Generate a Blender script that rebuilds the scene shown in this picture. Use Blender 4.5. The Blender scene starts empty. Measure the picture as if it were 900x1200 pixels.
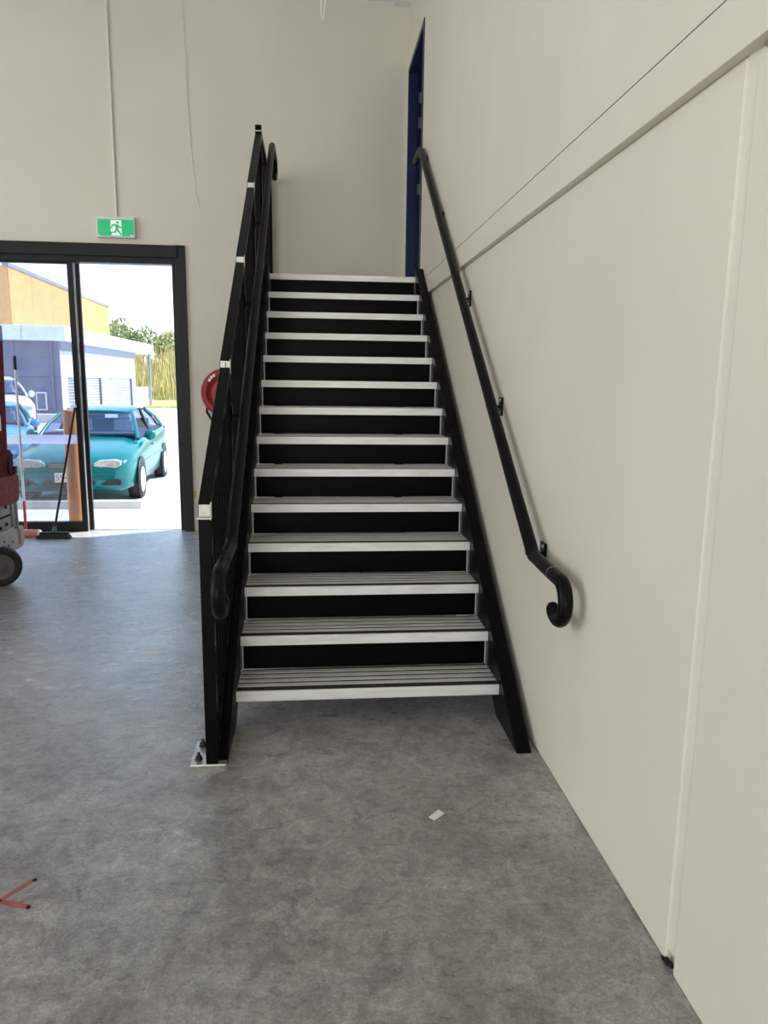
import bpy, math, random
from mathutils import Vector, Matrix
random.seed(7)
sc = bpy.context.scene
col = sc.collection

# ---------------------------------------------------------------- camera
F_PX, PITCH, YAW, ROLL, CAM_H = 855.216, 0.176938, 0.097263, 0.012706, 1.6210
def cam_axes():
    f = Vector((math.sin(YAW)*math.cos(PITCH), math.cos(YAW)*math.cos(PITCH), -math.sin(PITCH)))
    r = Vector((math.cos(YAW), -math.sin(YAW), 0)); u = r.cross(f)
    return math.cos(ROLL)*r+math.sin(ROLL)*u, -math.sin(ROLL)*r+math.cos(ROLL)*u, f
cr, cu, cf = cam_axes()
cd = bpy.data.cameras.new('camera'); cam = bpy.data.objects.new('camera', cd); col.objects.link(cam)
cd.sensor_fit = 'HORIZONTAL'; cd.sensor_width = 36; cd.lens = F_PX/900*36; cd.clip_end = 400
cam.matrix_world = Matrix(((cr.x, cu.x, -cf.x, 0), (cr.y, cu.y, -cf.y, 0), (cr.z, cu.z, -cf.z, CAM_H), (0, 0, 0, 1)))
sc.camera = cam

# ---------------------------------------------------------------- world, sun, daylight, exposure
wd = bpy.data.worlds.new('sky'); sc.world = wd; wd.use_nodes = True
bg = wd.node_tree.nodes['Background']; bg.inputs[1].default_value = 2.5
wt = wd.node_tree; wtc = wt.nodes.new('ShaderNodeTexCoord'); wsx = wt.nodes.new('ShaderNodeSeparateXYZ'); wrp = wt.nodes.new('ShaderNodeValToRGB')
wt.links.new(wtc.outputs['Generated'], wsx.inputs[0]); wt.links.new(wsx.outputs['Z'], wrp.inputs[0]); wt.links.new(wrp.outputs[0], bg.inputs[0])
wrp.color_ramp.elements[0].position = 0.0; wrp.color_ramp.elements[0].color = (0.92, 0.96, 1.0, 1)      # bright hazy horizon
wrp.color_ramp.elements[1].position = 0.75; wrp.color_ramp.elements[1].color = (0.26, 0.50, 0.95, 1)    # blue towards the zenith
_e = wrp.color_ramp.elements.new(0.22); _e.color = (0.60, 0.80, 1.0, 1)
sd = bpy.data.lights.new('sun', 'SUN'); sd.energy = 7.5; sd.angle = 0.0093; sd.color = (1.0, 0.96, 0.88)
sun = bpy.data.objects.new('sun', sd); col.objects.link(sun)
EL = math.radians(51); sdir = Vector((-0.912*math.cos(EL), -0.41*math.cos(EL), -math.sin(EL)))
sun.rotation_euler = sdir.to_track_quat('-Z', 'Y').to_euler(); sun.location = (10, 15, 20)
def area(name, loc, direction, sx, sy, power, color=(1, 1, 1)):
    a = bpy.data.lights.new(name, 'AREA'); a.shape = 'RECTANGLE'; a.size = sx; a.size_y = sy; a.energy = power; a.color = color
    o = bpy.data.objects.new(name, a); col.objects.link(o); o.location = loc
    o.rotation_euler = Vector(direction).to_track_quat('-Z', 'Z').to_euler(); return o
# daylight through the open roller door in the wall on the left, and the one behind the camera
area('roller_door_daylight', (-8.95, 1.9, 2.25), (1, 0, 0), 7.6, 4.2, 192, (1.0, 0.885, 0.70))
area('rear_door_daylight', (-3.4, -6.9, 2.1), (0, 1, 0), 6.0, 4.0, 158, (1.0, 0.885, 0.70))
for hx_, hy_ in ((-4.6, 4.4), (-4.6, -0.6), (-1.4, -1.6)):   # unseen ceiling lamps added as fill to weaken the shadows
    area('ceiling_fill_lamp', (hx_, hy_, 5.02), (0, 0, -1), 0.42, 0.42, 14, (1.0, 0.95, 0.86))
vs = sc.view_settings; vs.view_transform = 'Standard'; vs.look = 'None'; vs.exposure = 0.0; vs.gamma = 1.0; vs.use_curve_mapping = False

# ---------------------------------------------------------------- materials
M = {}
def mat(name, color, rough=0.5, metal=0.0, var=0.0, scale=8.0, bump=0.0, bscale=60.0, emit=None, estr=0.0, spec=None, stretch=None, rvar=0.0, detail=4.0):
    m = bpy.data.materials.new(name); m.use_nodes = True; nt = m.node_tree; b = nt.nodes['Principled BSDF']
    b.inputs['Roughness'].default_value = rough; b.inputs['Metallic'].default_value = metal
    if spec is not None: b.inputs['Specular IOR Level'].default_value = spec
    b.inputs['Base Color'].default_value = (*color, 1)
    tc = nt.nodes.new('ShaderNodeTexCoord'); mp = nt.nodes.new('ShaderNodeMapping'); nt.links.new(tc.outputs['Object'], mp.inputs[0])
    if stretch: mp.inputs['Scale'].default_value = stretch
    n = nt.nodes.new('ShaderNodeTexNoise'); n.inputs['Scale'].default_value = scale; n.inputs['Detail'].default_value = detail
    nt.links.new(mp.outputs[0], n.inputs['Vector'])
    r = nt.nodes.new('ShaderNodeValToRGB'); v = max(var, 0.01)
    r.color_ramp.elements[0].position = 0.3; r.color_ramp.elements[1].position = 0.7
    r.color_ramp.elements[0].color = (*[c*(1-v) for c in color], 1); r.color_ramp.elements[1].color = (*[min(1, c*(1+v)) for c in color], 1)
    nt.links.new(n.outputs['Fac'], r.inputs[0]); nt.links.new(r.outputs[0], b.inputs['Base Color'])
    if rvar:
        mr = nt.nodes.new('ShaderNodeMapRange'); mr.inputs['To Min'].default_value = rough-rvar; mr.inputs['To Max'].default_value = rough+rvar
        nt.links.new(n.outputs['Fac'], mr.inputs['Value']); nt.links.new(mr.outputs[0], b.inputs['Roughness'])
    if bump:
        n2 = nt.nodes.new('ShaderNodeTexNoise'); n2.inputs['Scale'].default_value = bscale; n2.inputs['Detail'].default_value = 3
        nt.links.new(mp.outputs[0], n2.inputs['Vector'])
        bp = nt.nodes.new('ShaderNodeBump'); bp.inputs['Strength'].default_value = bump; bp.inputs['Distance'].default_value = 0.01
        nt.links.new(n2.outputs['Fac'], bp.inputs['Height']); nt.links.new(bp.outputs[0], b.inputs['Normal'])
    if emit:
        b.inputs['Emission Color'].default_value = (*emit, 1); b.inputs['Emission Strength'].default_value = estr
    M[name] = m; return m
mat('wall_paint', (0.765, 0.715, 0.60), 0.55, var=0.03, scale=1.5, bump=0.05, bscale=180)
mat('far_wall_paint', (0.765, 0.715, 0.60), 0.6, var=0.03, scale=1.2, bump=0.05, bscale=150)
mat('sealant', (0.77, 0.72, 0.61), 0.45, var=0.03, scale=6, bump=0.15, bscale=30)
mat('ceiling_white', (0.8, 0.8, 0.78), 0.7, var=0.02)
mat('black_steel', (0.002, 0.002, 0.0024), 0.33, var=0.2, scale=5, bump=0.02, bscale=90, spec=0.09)
mat('black_riser', (0.002, 0.002, 0.0022), 0.28, var=0.25, scale=3, bump=0.02, bscale=40, stretch=(0.4, 1, 3), spec=0.07)
mat('black_rail_satin', (0.003, 0.003, 0.003), 0.32, var=0.1, scale=9, spec=0.12)
mat('aluminium', (0.95, 0.93, 0.88), 0.36, metal=0.22, var=0.13, scale=7, bump=0.03, bscale=30, stretch=(0.8, 5, 5), rvar=0.1)
mat('ribbed_aluminium', (0.80, 0.79, 0.75), 0.38, metal=0.45, var=0.15, scale=9, bump=0.04, bscale=40, stretch=(0.6, 6, 6))
mat('baluster_black', (0.003, 0.003, 0.0034), 0.5, var=0.1, spec=0.08)
mat('grip_black', (0.012, 0.012, 0.012), 0.85, var=0.3, scale=200, bump=0.3, bscale=400)
mat('grey_plate', (0.13, 0.13, 0.135), 0.5, metal=0.3, var=0.12, scale=14)
mat('zinc', (0.62, 0.61, 0.58), 0.32, metal=0.85, var=0.2, scale=25)
mat('cap_silver', (0.62, 0.60, 0.54), 0.4, metal=0.35, var=0.12, scale=60)
mat('ink', (0.03, 0.03, 0.03), 0.6)
mat('frame_black', (0.008, 0.008, 0.009), 0.42, var=0.1, scale=6, spec=0.28)
mat('navy_blue', (0.003, 0.016, 0.078), 0.4, var=0.12, scale=5)
mat('hinge_grey', (0.22, 0.24, 0.26), 0.4, metal=0.6, var=0.1)
mat('white_plastic', (0.82, 0.82, 0.79), 0.4, var=0.03)
mat('sign_green', (0.01, 0.42, 0.16), 0.4, var=0.06, scale=12, emit=(0.005, 0.40, 0.14), estr=0.55)
mat('sign_white', (0.85, 0.9, 0.86), 0.4, var=0.02, emit=(0.85, 1.0, 0.9), estr=0.35)
mat('reel_red', (0.36, 0.012, 0.018), 0.38, var=0.12, scale=6)
mat('rubber_black', (0.018, 0.018, 0.018), 0.7, var=0.2, scale=30, bump=0.1, bscale=90)
mat('lift_red', (0.16, 0.016, 0.012), 0.7, spec=0.03, var=0.3, scale=14, bump=0.05, bscale=40)
mat('lift_red_faded', (0.30, 0.07, 0.06), 0.65, spec=0.06, var=0.25, scale=20, bump=0.06, bscale=50)
mat('lift_khaki', (0.24, 0.22, 0.15), 0.5, var=0.25, scale=18, bump=0.05, bscale=50)
mat('lift_cream', (0.50, 0.46, 0.38), 0.5, var=0.12, scale=12)
mat('hub_grey', (0.13, 0.125, 0.115), 0.65, var=0.2, scale=14)
mat('dark_hole', (0.006, 0.006, 0.006), 0.9)
mat('bristle', (0.012, 0.016, 0.015), 0.8, var=0.4, scale=160, bump=0.4, bscale=250)
mat('green_plastic', (0.02, 0.16, 0.09), 0.4, var=0.05)
mat('pole_white', (0.62, 0.63, 0.64), 0.35, metal=0.2, var=0.05)
mat('red_plastic', (0.45, 0.03, 0.035), 0.45, var=0.1)
mat('pink_roll', (0.50, 0.17, 0.13), 0.6, var=0.12, scale=20)
mat('paper', (0.78, 0.76, 0.70), 0.7, var=0.05, scale=90)
mat('mark_red', (0.36, 0.10, 0.10), 0.8, var=0.35, scale=70)
mat('sticker_yellow', (0.52, 0.56, 0.05), 0.5, var=0.05)
mat('rubble', (0.34, 0.32, 0.27), 0.9, var=0.3, scale=60)
mat('wire_white', (0.80, 0.78, 0.72), 0.5, var=0.05)
mat('wire_bright', (0.9, 0.9, 0.86), 0.4, var=0.03)
# outdoors
mat('car_park', (0.62, 0.61, 0.59), 0.9, var=0.06, scale=1.5, bump=0.1, bscale=40)
mat('kerb_concrete', (0.56, 0.55, 0.52), 0.9, var=0.1, scale=4)
mat('bollard_orange', (0.85, 0.30, 0.06), 0.42, var=0.06, scale=6)
mat('teal_paint', (0.0, 0.15, 0.155), 0.2, metal=0.2, var=0.03)
mat('blue_paint', (0.10, 0.34, 0.62), 0.25, metal=0.1, var=0.03)
mat('white_paint', (0.80, 0.81, 0.82), 0.25, var=0.02)
mat('car_black', (0.012, 0.012, 0.013), 0.5, var=0.1)
mat('car_interior', (0.035, 0.05, 0.11), 0.8, var=0.1)
mat('seat_cloth', (0.70, 0.72, 0.74), 0.8, var=0.08, scale=20)
mat('lamp_lens', (0.62, 0.60, 0.56), 0.12, metal=0.35, var=0.25, scale=14)
mat('wheel_cover', (0.60, 0.60, 0.60), 0.4, metal=0.4, var=0.05)
mat('plate_white', (0.82, 0.80, 0.78), 0.5, var=0.02)
mat('plate_maroon', (0.26, 0.02, 0.03), 0.5)
mat('tail_red', (0.6, 0.04, 0.05), 0.3)
mat('wall_orange', (0.78, 0.40, 0.14), 0.75, var=0.04, scale=0.6)
mat('wall_navy', (0.16, 0.165, 0.255), 0.7, var=0.12, scale=2.0)
mat('wall_white', (0.80, 0.80, 0.80), 0.75, var=0.03, scale=0.8)
mat('parapet_white', (0.82, 0.82, 0.84), 0.6, var=0.02)
mat('trim_blue_grey', (0.26, 0.29, 0.38), 0.6, var=0.04)
mat('shutter_slat', (0.46, 0.46, 0.43), 0.5, metal=0.2, var=0.06)
mat('verge_grass', (0.42, 0.48, 0.13), 0.9, var=0.25, scale=1.5, bump=0.4, bscale=12)
mat('dry_grass', (0.62, 0.50, 0.20), 0.9, var=0.3, scale=1.2)
mat('bank_soil', (0.36, 0.31, 0.12), 0.95, var=0.25, scale=0.8)
mat('leaf_green', (0.25, 0.29, 0.10), 0.7, var=0.45, scale=0.9)
mat('leaf_olive', (0.34, 0.33, 0.13), 0.7, var=0.4, scale=0.9)
mat('bark', (0.12, 0.09, 0.06), 0.9, var=0.2)

def glass(name, tint, refl=0.07, haze=0.0):
    m = bpy.data.materials.new(name); m.use_nodes = True; nt = m.node_tree; nt.nodes.clear()
    out = nt.nodes.new('ShaderNodeOutputMaterial'); tr = nt.nodes.new('ShaderNodeBsdfTransparent'); tr.inputs[0].default_value = (*tint, 1)
    gl = nt.nodes.new('ShaderNodeBsdfGlossy'); gl.inputs['Roughness'].default_value = 0.03
    mx = nt.nodes.new('ShaderNodeMixShader'); mx.inputs[0].default_value = refl
    nt.links.new(tr.outputs[0], mx.inputs[1]); nt.links.new(gl.outputs[0], mx.inputs[2]); last = mx
    if haze:
        di = nt.nodes.new('ShaderNodeBsdfDiffuse'); di.inputs[0].default_value = (0.8, 0.82, 0.85, 1)
        tc = nt.nodes.new('ShaderNodeTexCoord'); n = nt.nodes.new('ShaderNodeTexNoise'); n.inputs['Scale'].default_value = 22; n.inputs['Detail'].default_value = 6
        nt.links.new(tc.outputs['Object'], n.inputs['Vector'])
        mr = nt.nodes.new('ShaderNodeMapRange'); mr.inputs['From Min'].default_value = 0.35; mr.inputs['From Max'].default_value = 0.75
        mr.inputs['To Min'].default_value = haze*0.5; mr.inputs['To Max'].default_value = haze*2.2
        nt.links.new(n.outputs['Fac'], mr.inputs['Value'])
        m2 = nt.nodes.new('ShaderNodeMixShader'); nt.links.new(mr.outputs[0], m2.inputs[0]); nt.links.new(last.outputs[0], m2.inputs[1]); nt.links.new(di.outputs[0], m2.inputs[2]); last = m2
    nt.links.new(last.outputs[0], out.inputs[0]); M[name] = m
glass('door_glass', (0.93, 0.94, 0.96), 0.05, 0.05)
glass('leaf_glass', (0.90, 0.92, 0.95), 0.04)
glass('car_glass', (0.55, 0.62, 0.80), 0.10)
def frosted(name):
    m = bpy.data.materials.new(name); m.use_nodes = True; nt = m.node_tree; nt.nodes.clear()
    out = nt.nodes.new('ShaderNodeOutputMaterial'); tr = nt.nodes.new('ShaderNodeBsdfTransparent'); tr.inputs[0].default_value = (0.85, 0.85, 0.95, 1)
    tl = nt.nodes.new('ShaderNodeBsdfTranslucent'); tl.inputs[0].default_value = (0.9, 0.88, 0.95, 1)
    n = nt.nodes.new('ShaderNodeTexNoise'); n.inputs['Scale'].default_value = 6
    mr = nt.nodes.new('ShaderNodeMapRange'); mr.inputs['To Min'].default_value = 0.6; mr.inputs['To Max'].default_value = 0.75
    mx = nt.nodes.new('ShaderNodeMixShader'); nt.links.new(n.outputs['Fac'], mr.inputs['Value']); nt.links.new(mr.outputs[0], mx.inputs[0])
    nt.links.new(tr.outputs[0], mx.inputs[1]); nt.links.new(tl.outputs[0], mx.inputs[2]); nt.links.new(mx.outputs[0], out.inputs[0]); M[name] = m
frosted('vision_strip')

def concrete():
    m = bpy.data.materials.new('concrete_floor'); m.use_nodes = True; nt = m.node_tree; b = nt.nodes['Principled BSDF']; L = nt.links.new
    tc = nt.nodes.new('ShaderNodeTexCoord')
    def noise(scale, detail=6, rough=0.6, dist=0.0, sc_=(1, 1, 1), rot=0.0):
        mp = nt.nodes.new('ShaderNodeMapping'); mp.inputs['Scale'].default_value = sc_; mp.inputs['Rotation'].default_value = (0, 0, rot); L(tc.outputs['Object'], mp.inputs[0])
        n = nt.nodes.new('ShaderNodeTexNoise'); n.inputs['Scale'].default_value = scale; n.inputs['Detail'].default_value = detail
        n.inputs['Roughness'].default_value = rough; n.inputs['Distortion'].default_value = dist; L(mp.outputs[0], n.inputs['Vector']); return n
    def ramp(n, p0, p1, c0, c1):
        r = nt.nodes.new('ShaderNodeValToRGB'); r.color_ramp.elements[0].position = p0; r.color_ramp.elements[1].position = p1
        r.color_ramp.elements[0].color = c0; r.color_ramp.elements[1].color = c1; L(n.outputs['Fac'], r.inputs[0]); return r
    def mix(a, c, fac, mode='MIX'):
        x = nt.nodes.new('ShaderNodeMix'); x.data_type = 'RGBA'; x.blend_type = mode
        if isinstance(fac, float): x.inputs['Factor'].default_value = fac
        else: L(fac, x.inputs['Factor'])
        L(a, x.inputs['A']); L(c, x.inputs['B']); return x
    g = lambda v, t=0.0: (v*(1+t), v, v*(1-t*1.6), 1)
    big = ramp(noise(1.3, 6, 0.62, 0.8), 0.34, 0.66, g(0.21, .055), g(0.335, .04))
    mid = ramp(noise(8.5, 8, 0.74, 0.9), 0.33, 0.67, g(0.60), g(1.34)); sml = ramp(noise(34, 6, 0.75, 0.8), 0.32, 0.68, g(0.68), g(1.30))
    fine = ramp(noise(120, 4, 0.7), 0.32, 0.70, g(0.72), g(1.26))
    c = mix(big.outputs[0], mid.outputs[0], 1.0, 'MULTIPLY'); c = mix(c.outputs['Result'], fine.outputs[0], 1.0, 'MULTIPLY'); c = mix(c.outputs['Result'], sml.outputs[0], 1.0, 'MULTIPLY')
    # dusty smears, plus an even lightening painted in for door light, fading towards stairs
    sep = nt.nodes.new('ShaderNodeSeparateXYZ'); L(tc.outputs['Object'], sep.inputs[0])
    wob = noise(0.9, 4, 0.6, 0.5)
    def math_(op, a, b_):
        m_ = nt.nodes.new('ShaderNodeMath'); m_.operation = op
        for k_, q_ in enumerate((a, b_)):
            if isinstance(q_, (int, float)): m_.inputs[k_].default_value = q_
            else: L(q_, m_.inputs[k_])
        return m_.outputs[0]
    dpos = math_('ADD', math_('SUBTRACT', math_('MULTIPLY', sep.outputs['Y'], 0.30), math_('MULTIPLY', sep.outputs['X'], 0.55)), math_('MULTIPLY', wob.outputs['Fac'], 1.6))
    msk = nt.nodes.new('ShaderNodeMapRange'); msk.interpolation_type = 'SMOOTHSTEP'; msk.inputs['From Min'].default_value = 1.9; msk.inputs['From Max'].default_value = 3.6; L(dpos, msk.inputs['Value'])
    dust_doorlight = nt.nodes.new('ShaderNodeRGB'); dust_doorlight.outputs[0].default_value = (0.86, 0.86, 0.88, 1)
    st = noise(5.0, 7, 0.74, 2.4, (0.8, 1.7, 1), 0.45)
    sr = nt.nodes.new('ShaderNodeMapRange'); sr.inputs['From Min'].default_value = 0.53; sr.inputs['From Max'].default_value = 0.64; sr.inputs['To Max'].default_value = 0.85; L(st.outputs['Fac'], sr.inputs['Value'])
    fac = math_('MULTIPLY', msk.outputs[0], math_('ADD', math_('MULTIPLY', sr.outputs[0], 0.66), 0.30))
    c = mix(c.outputs['Result'], dust_doorlight.outputs[0], fac)
    s2 = noise(3.2, 8, 0.78, 1.8, (1.2, 1.0, 1), 0.9); s2r = ramp(s2, 0.60, 0.78, (0, 0, 0, 1), (0.26, 0.26, 0.26, 1))
    c = mix(c.outputs['Result'], dust_doorlight.outputs[0], s2r.outputs[0])
    dk = noise(2.3, 8, 0.78, 0.9, (1.2, 1.0, 1), -0.4); dkr = ramp(dk, 0.55, 0.76, (1, 1, 1, 1), (0.62, 0.61, 0.57, 1))
    c = mix(c.outputs['Result'], dkr.outputs[0], 1.0, 'MULTIPLY')
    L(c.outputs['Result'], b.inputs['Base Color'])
    rr = nt.nodes.new('ShaderNodeMapRange'); rr.inputs['To Min'].default_value = 0.16; rr.inputs['To Max'].default_value = 0.44; b.inputs['Specular IOR Level'].default_value = 0.95
    L(st.outputs['Fac'], rr.inputs['Value']); L(rr.outputs[0], b.inputs['Roughness'])
    bp = nt.nodes.new('ShaderNodeBump'); bp.inputs['Strength'].default_value = 0.30; bp.inputs['Distance'].default_value = 0.012
    L(st.outputs['Fac'], bp.inputs['Height'])
    bp2 = nt.nodes.new('ShaderNodeBump'); bp2.inputs['Strength'].default_value = 0.12; bp2.inputs['Distance'].default_value = 0.004
    nf = noise(60, 4); L(nf.outputs['Fac'], bp2.inputs['Height']); L(bp.outputs[0], bp2.inputs['Normal']); L(bp2.outputs[0], b.inputs['Normal'])
    M['concrete_floor'] = m
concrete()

# ---------------------------------------------------------------- mesh helpers
ORG = {}
def org_of(p):
    return ORG.get(p.name, Vector((0, 0, 0))) if p else Vector((0, 0, 0))
class MB:
    def __init__(s): s.v = []; s.f = []; s.smooth = []
    def add(s, vs, fs, smooth=False):
        k = len(s.v); s.v += [tuple(x) for x in vs]; s.f += [tuple(i+k for i in f) for f in fs]; s.smooth += [smooth]*len(fs); return s
    def box(s, x0, x1, y0, y1, z0, z1):
        v = [(x, y, z) for z in (z0, z1) for y in (y0, y1) for x in (x0, x1)]
        return s.add(v, [(0, 2, 3, 1), (4, 5, 7, 6), (0, 1, 5, 4), (2, 6, 7, 3), (0, 4, 6, 2), (1, 3, 7, 5)])
    def prism(s, poly, axis, a0, a1):
        # poly: 2-D points; axis 'x': (y,z), 'y': (x,z), 'z': (x,y)
        n = len(poly); mk = {'x': lambda p, a: (a, p[0], p[1]), 'y': lambda p, a: (p[0], a, p[1]), 'z': lambda p, a: (p[0], p[1], a)}[axis]
        v = [mk(p, a0) for p in poly]+[mk(p, a1) for p in poly]
        return s.add(v, [tuple(range(n))[::-1], tuple(range(n, 2*n))]+[(i, (i+1) % n, n+(i+1) % n, n+i) for i in range(n)])
    def quadbar(s, a, b, wx, h):
        # bar in the yz plane from a to b (points x,y,z = centre of its TOP), width wx across x, vertical thickness h
        (xa, ya, za), (xb, yb, zb) = a, b; w = wx/2
        v = [(xa-w, ya, za-h), (xa+w, ya, za-h), (xa+w, ya, za), (xa-w, ya, za), (xb-w, yb, zb-h), (xb+w, yb, zb-h), (xb+w, yb, zb), (xb-w, yb, zb)]
        return s.add(v, [(0, 1, 2, 3), (7, 6, 5, 4), (0, 4, 5, 1), (1, 5, 6, 2), (2, 6, 7, 3), (3, 7, 4, 0)])
    def tube(s, pts, r, n=12, caps=True):
        pts = [Vector(p) for p in pts]; rs = r if isinstance(r, (list, tuple)) else [r]*len(pts)
        t0 = (pts[1]-pts[0]).normalized(); ref = Vector((0, 0, 1)) if abs(t0.z) < 0.9 else Vector((1, 0, 0))
        nx = t0.cross(ref).normalized(); rings = []; prev = t0
        for i, p in enumerate(pts):
            t = (pts[min(i+1, len(pts)-1)]-pts[max(i-1, 0)]).normalized()
            q = prev.rotation_difference(t); nx = (q @ nx).normalized(); prev = t; ny = t.cross(nx)
            rings.append([p+rs[i]*(math.cos(2*math.pi*k/n)*nx+math.sin(2*math.pi*k/n)*ny) for k in range(n)])
        v = [x for rg in rings for x in rg]; f = []
        for i in range(len(pts)-1):
            for k in range(n): f.append((i*n+k, i*n+(k+1) % n, (i+1)*n+(k+1) % n, (i+1)*n+k))
        s.add(v, f, True)
        if caps:
            s.add(rings[0], [tuple(range(n))[::-1]]); s.add(rings[-1], [tuple(range(n))])
        return s
    def lathe(s, prof, c, axis='y', n=28, smooth=True):
        # prof: (r, h) pairs along axis from centre c
        A = {'x': (Vector((1, 0, 0)), Vector((0, 1, 0)), Vector((0, 0, 1))), 'y': (Vector((0, 1, 0)), Vector((1, 0, 0)), Vector((0, 0, 1))), 'z': (Vector((0, 0, 1)), Vector((1, 0, 0)), Vector((0, 1, 0)))}[axis] if isinstance(axis, str) else axis
        c = Vector(c); v = []
        for r, h in prof:
            for k in range(n):
                a = 2*math.pi*k/n; v.append(c+A[0]*h+r*(math.cos(a)*A[1]+math.sin(a)*A[2]))
        f = [(i*n+k, i*n+(k+1) % n, (i+1)*n+(k+1) % n, (i+1)*n+k) for i in range(len(prof)-1) for k in range(n)]
        s.add(v, f, smooth); return s
    def build(s, name, material, parent=None, bev=0.0):
        o_ = org_of(parent)
        me = bpy.data.meshes.new(name); me.from_pydata([Vector(p)-o_ for p in s.v], [], s.f); me.validate()
        for p, sm in zip(me.polygons, s.smooth): p.use_smooth = sm
        me.materials.append(M[material]); o = bpy.data.objects.new(name, me); col.objects.link(o)
        import bmesh
        bm = bmesh.new(); bm.from_mesh(me); bmesh.ops.recalc_face_normals(bm, faces=bm.faces); bm.to_mesh(me); bm.free()
        if parent: o.parent = parent
        ORG[o.name] = o_
        if bev:
            b = o.modifiers.new('bevel', 'BEVEL'); b.width = bev; b.segments = 2; b.limit_method = 'ANGLE'; b.angle_limit = 0.6
        return o
def box(name, material, parent, x0, x1, y0, y1, z0, z1, bev=0.0): return MB().box(x0, x1, y0, y1, z0, z1).build(name, material, parent, bev)
def tag(o, label=None, cat=None, group=None, kind=None):
    if label: o['label'] = label
    if cat: o['category'] = cat
    if group: o['group'] = group
    if kind: o['kind'] = kind
    return o
def empty(name, loc=(0, 0, 0)):
    o = bpy.data.objects.new(name, None); o.empty_display_size = 0.1; col.objects.link(o); o.location = loc; ORG[o.name] = Vector(loc); return o
def dup(o, parent, d=(0, 0, 0)):
    c = o.copy(); col.objects.link(c); c.parent = parent; c.location = o.location+Vector(d); ORG[c.name] = ORG[o.name]+Vector(d); return c
def text_part(name, body, size, loc, rot, material, parent, depth=0.0006):
    cu_ = bpy.data.curves.new(name, 'FONT'); cu_.body = body; cu_.size = size; cu_.extrude = depth; cu_.align_x = 'CENTER'; cu_.align_y = 'CENTER'
    t = bpy.data.objects.new(name, cu_); col.objects.link(t); t.rotation_euler = rot; t.location = Vector(loc)-org_of(parent)
    bpy.context.view_layer.update(); me = bpy.data.meshes.new_from_object(t.evaluated_get(bpy.context.evaluated_depsgraph_get()))
    me.materials.clear(); me.materials.append(M[material])
    o = bpy.data.objects.new(name, me); col.objects.link(o); o.rotation_euler = rot; o.location = t.location; o.parent = parent
    bpy.data.objects.remove(t); ORG[o.name] = org_of(parent); return o
def arc(c, r, a0, a1, n, x):
    # arc in the plane x = const; angle measured from +y towards +z, degrees
    return [(x, c[0]+r*math.cos(math.radians(a0+(a1-a0)*i/n)), c[1]+r*math.sin(math.radians(a0+(a1-a0)*i/n))) for i in range(n+1)]

# ---------------------------------------------------------------- the room
W, FAR, CEIL = 0.992, 7.92, 5.30
XL, YB = -9.0, -7.0
R, G, Y1 = 0.18, 0.2544, 3.2616          # riser, going, depth of the first nosing
TXL, TXR = -0.367, 0.890                 # tread ends
LAND = 14*R; YL = Y1+13*G
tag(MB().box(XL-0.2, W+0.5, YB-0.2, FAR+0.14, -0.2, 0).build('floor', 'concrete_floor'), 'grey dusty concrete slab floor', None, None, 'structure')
tag(MB().box(XL-0.2, W+2.4, YB-0.2, FAR+0.2, CEIL, CEIL+0.2).build('ceiling', 'ceiling_white'), 'white ceiling', None, None, 'structure')
# right wall: precast panels below, boarded wall above with a shallow overhang
wr = empty('wall_right'); tag(wr, 'off white painted wall of precast panels with handrail', kind='structure')
G1, G2, YG = 2.365, 2.508, 1.7165
OV = 0.030
MB().box(W, W+0.22, YG+0.019, FAR+0.2, 0, G1).build('precast_panel', 'wall_paint', wr, 0.009)
MB().box(W-0.004, W+0.22, YB, YG-0.025, 0, G1-0.012).build('precast_panel', 'wall_paint', wr, 0.009)
MB().prism([(W+0.011, YG-0.030), (W+0.004, YG+0.022), (W+0.06, YG+0.022), (W+0.06, YG-0.030)], 'z', 0.045, G1).build('joint_sealant', 'sealant', wr)
MB().box(W+0.02, W+0.2, YG-0.022, YG+0.018, 0, G1).build('joint_backing', 'sealant', wr)
MB().box(W-OV, W+0.22, YB, FAR+0.2, G1, G2-0.003).build('wall_band', 'wall_paint', wr, 0.003)
DY0, DY1, DZ1 = 6.80, 7.86, LAND+2.16
u = MB(); x0, x1 = W-OV, W+0.22
u.box(x0, x1, YB, DY0, G2, CEIL); u.box(x0, x1, DY1, FAR+0.2, G2, CEIL); u.box(x0, x1, DY0, DY1, DZ1, CEIL)
u.build('upper_wall', 'wall_paint', wr)
MB().box(W+0.002, W+0.2, YB, FAR+0.2, G2-0.004, G2+0.001).build('shadow_joint', 'sealant', wr)
for (ya, za, s_) in ((YG+0.01, 0.012, 0.012), (YG-0.012, 0.02, 0.009), (YG+0.03, 0.006, 0.007)):
    MB().prism([(ya-s_, za-s_*0.4), (ya+s_*0.7, za-s_*0.7), (ya+s_, za+s_*0.5), (ya-s_*0.2, za+s_*0.8)], 'x', W-0.006, W+0.004).build('chipped_edge', 'dark_hole', wr)
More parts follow.
